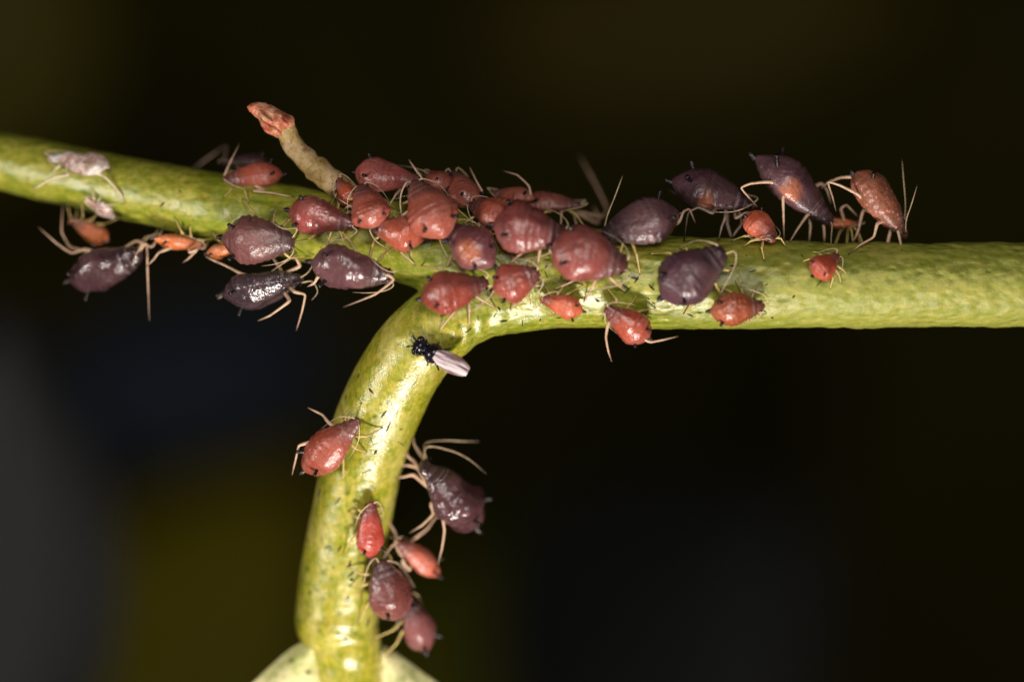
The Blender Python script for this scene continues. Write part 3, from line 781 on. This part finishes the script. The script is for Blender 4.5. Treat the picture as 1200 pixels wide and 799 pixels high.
aphid(526, 580, 108, 66, 128, (72, 46, 56), H=62, label= 'glossy black purple aphid leaning off the leaf stalk on spread legs', gloss=1.05, group=g4, lump=3.2, y=.42, up=(.75, -.55, .35, .97),
      legs={('f', 1): [(485, 540, 0), (478, 535, 0), (470, 528, 0)], ('f', -1): [(490, 528, 0), (485, 520, 0), (478, 505, .05)], ('m', 1): [(485, 556, -.05), (475, 558, -.08), (462, 560, -.12)],
            ('m', -1): [(484, 546, .0), (474, 545, .0), (464, 546, .0)], ('h', 1): [(505, 590, -.1), (508, 602, -.1), (495, 615, -.1), (480, 624, -.1)], ('h', -1): [(518, 600, -.2), (521, 622, -.2), (518, 642, -.2), (513, 662, -.2)]},
      ants={-1: [(498, 520, .0), (520, 516, .05), (545, 517, .1), (562, 517, .15)], 1: [(500, 524, -.1), (525, 527, -.1), (548, 537, -.1), (570, 555, -.1)]})
# --- shed skins
aphid(92, 191, 76, 30, 170, (220, 180, 170), 'larger crumpled pinkish white shed skin lying on the branch', name='shed_skin', cat='shed skin', shed=True, H=20, up=(0, -.6, .7, .7),
      legs={('m', 1): [(80, 205, -.1), (62, 208, -.1), (46, 218, -.1), (38, 222, -.1)], ('h', 1): [(120, 205, -.1), (130, 214, -.1), (142, 228, -.1), (144, 242, -.1)]}, group='shed aphid skins')
aphid(118, 245, 42, 20, 145, (232, 214, 190), 'smaller cream white shed skin under the crumpled pinkish one', name='shed_skin', cat='shed skin', shed=True, H=12, group='shed aphid skins', legr=.8)

# ------------------------------------------------------------------ the little fly on the bend of the stalk
def fly():
    loc, n_ = surf(508, 414)
    loc = loc + Vector((0, -0.09, 0))
    root = empty('fly', loc, 'tiny black fly with folded translucent wings on the bend of the leaf stalk', 'fly')
    f = (P(494, 407) - P(545, 434)); f.y = 0.0; f.normalize(); u = Vector((0, -1, 0.0)); sd = u.cross(f).normalized()
    root.matrix_world = Matrix.Translation(loc) @ Matrix((f, sd, u)).transposed().to_4x4() @ Matrix.Scale(1.2, 4)
    V, F = [], []
    pr = [(-.30, .0), (-.27, .035), (-.20, .06), (-.12, .065), (-.075, .05), (-.06, .085), (-.01, .11), (.04, .10), (.08, .06), (.095, .04), (.11, .075), (.15, .095), (.19, .07), (.22, .0)]
    for x, r in pr:
        for k in range(16):
            a = 2*math.pi*k/16; V.append(Vector((x, r*math.cos(a), r*math.sin(a)*.95)))
    for i in range(len(pr)-1):
        for k in range(16): F.append((i*16+k, i*16+(k+1) % 16, (i+1)*16+(k+1) % 16, (i+1)*16+k))
    b = mk('body', V, F, M['fly'], root); s = b.modifiers.new('s', 'SUBSURF'); s.levels = 1; s.render_levels = 1
    for s in (1, -1):
        bm = bmesh.new(); bmesh.ops.create_icosphere(bm, subdivisions=2, radius=.04)
        mk('eye', [v.co + Vector((.165, .062*s, .03)) for v in bm.verts], [tuple(x.index for x in q.verts) for q in bm.faces], M['eye'], root); bm.free()
        # wing: a thin bowed blade folded back along the body
        V, F = [], []; n = 12; k = 4
        for side in (0, 1):
            for i in range(n+1):
                t = i/n; w = 0.078*math.sin(math.pi*min(1, t*0.93+0.04))**0.6 + .008
                for j in range(-k, k+1):
                    uu = j/k
                    V.append(Vector((-0.02-0.36*t, s*0.016 + s*0.004*t + w*uu*(.9), 0.105 - 0.05*t + 0.025*(1-uu*uu) + (.012 if s > 0 else 0) - side*.006)))
        m_ = 2*k+1; off = (n+1)*m_
        for i in range(n):
            for j in range(2*k):
                a = i*m_+j; F.append((a, a+1, a+m_+1, a+m_)); F.append((off+a, off+a+m_, off+a+m_+1, off+a+1))
        mk('wing', V, F, M['wing'], root)
        for x0, x1, y1 in ((.06, .13, .10), (.02, .0, .13), (-.02, -.12, .12)):
            v, fc, a = tube_data(catmull([(Vector((x0, .05*s, -.03)), .014), (Vector(((x0+x1)/2, y1*.6*s, .05)), .012), (Vector((x1, y1*s, -.08)), .008)], 5), 6)
            mk('leg', v, fc, M['fly'], root)
        v, fc, a = tube_data(catmull([(Vector((.18, .02*s, .03)), .01), (Vector((.24, .05*s, .05)), .01), (Vector((.26, .07*s, .0)), .006)], 4), 6)
        mk('antenna', v, fc, M['fly'], root)
fly()
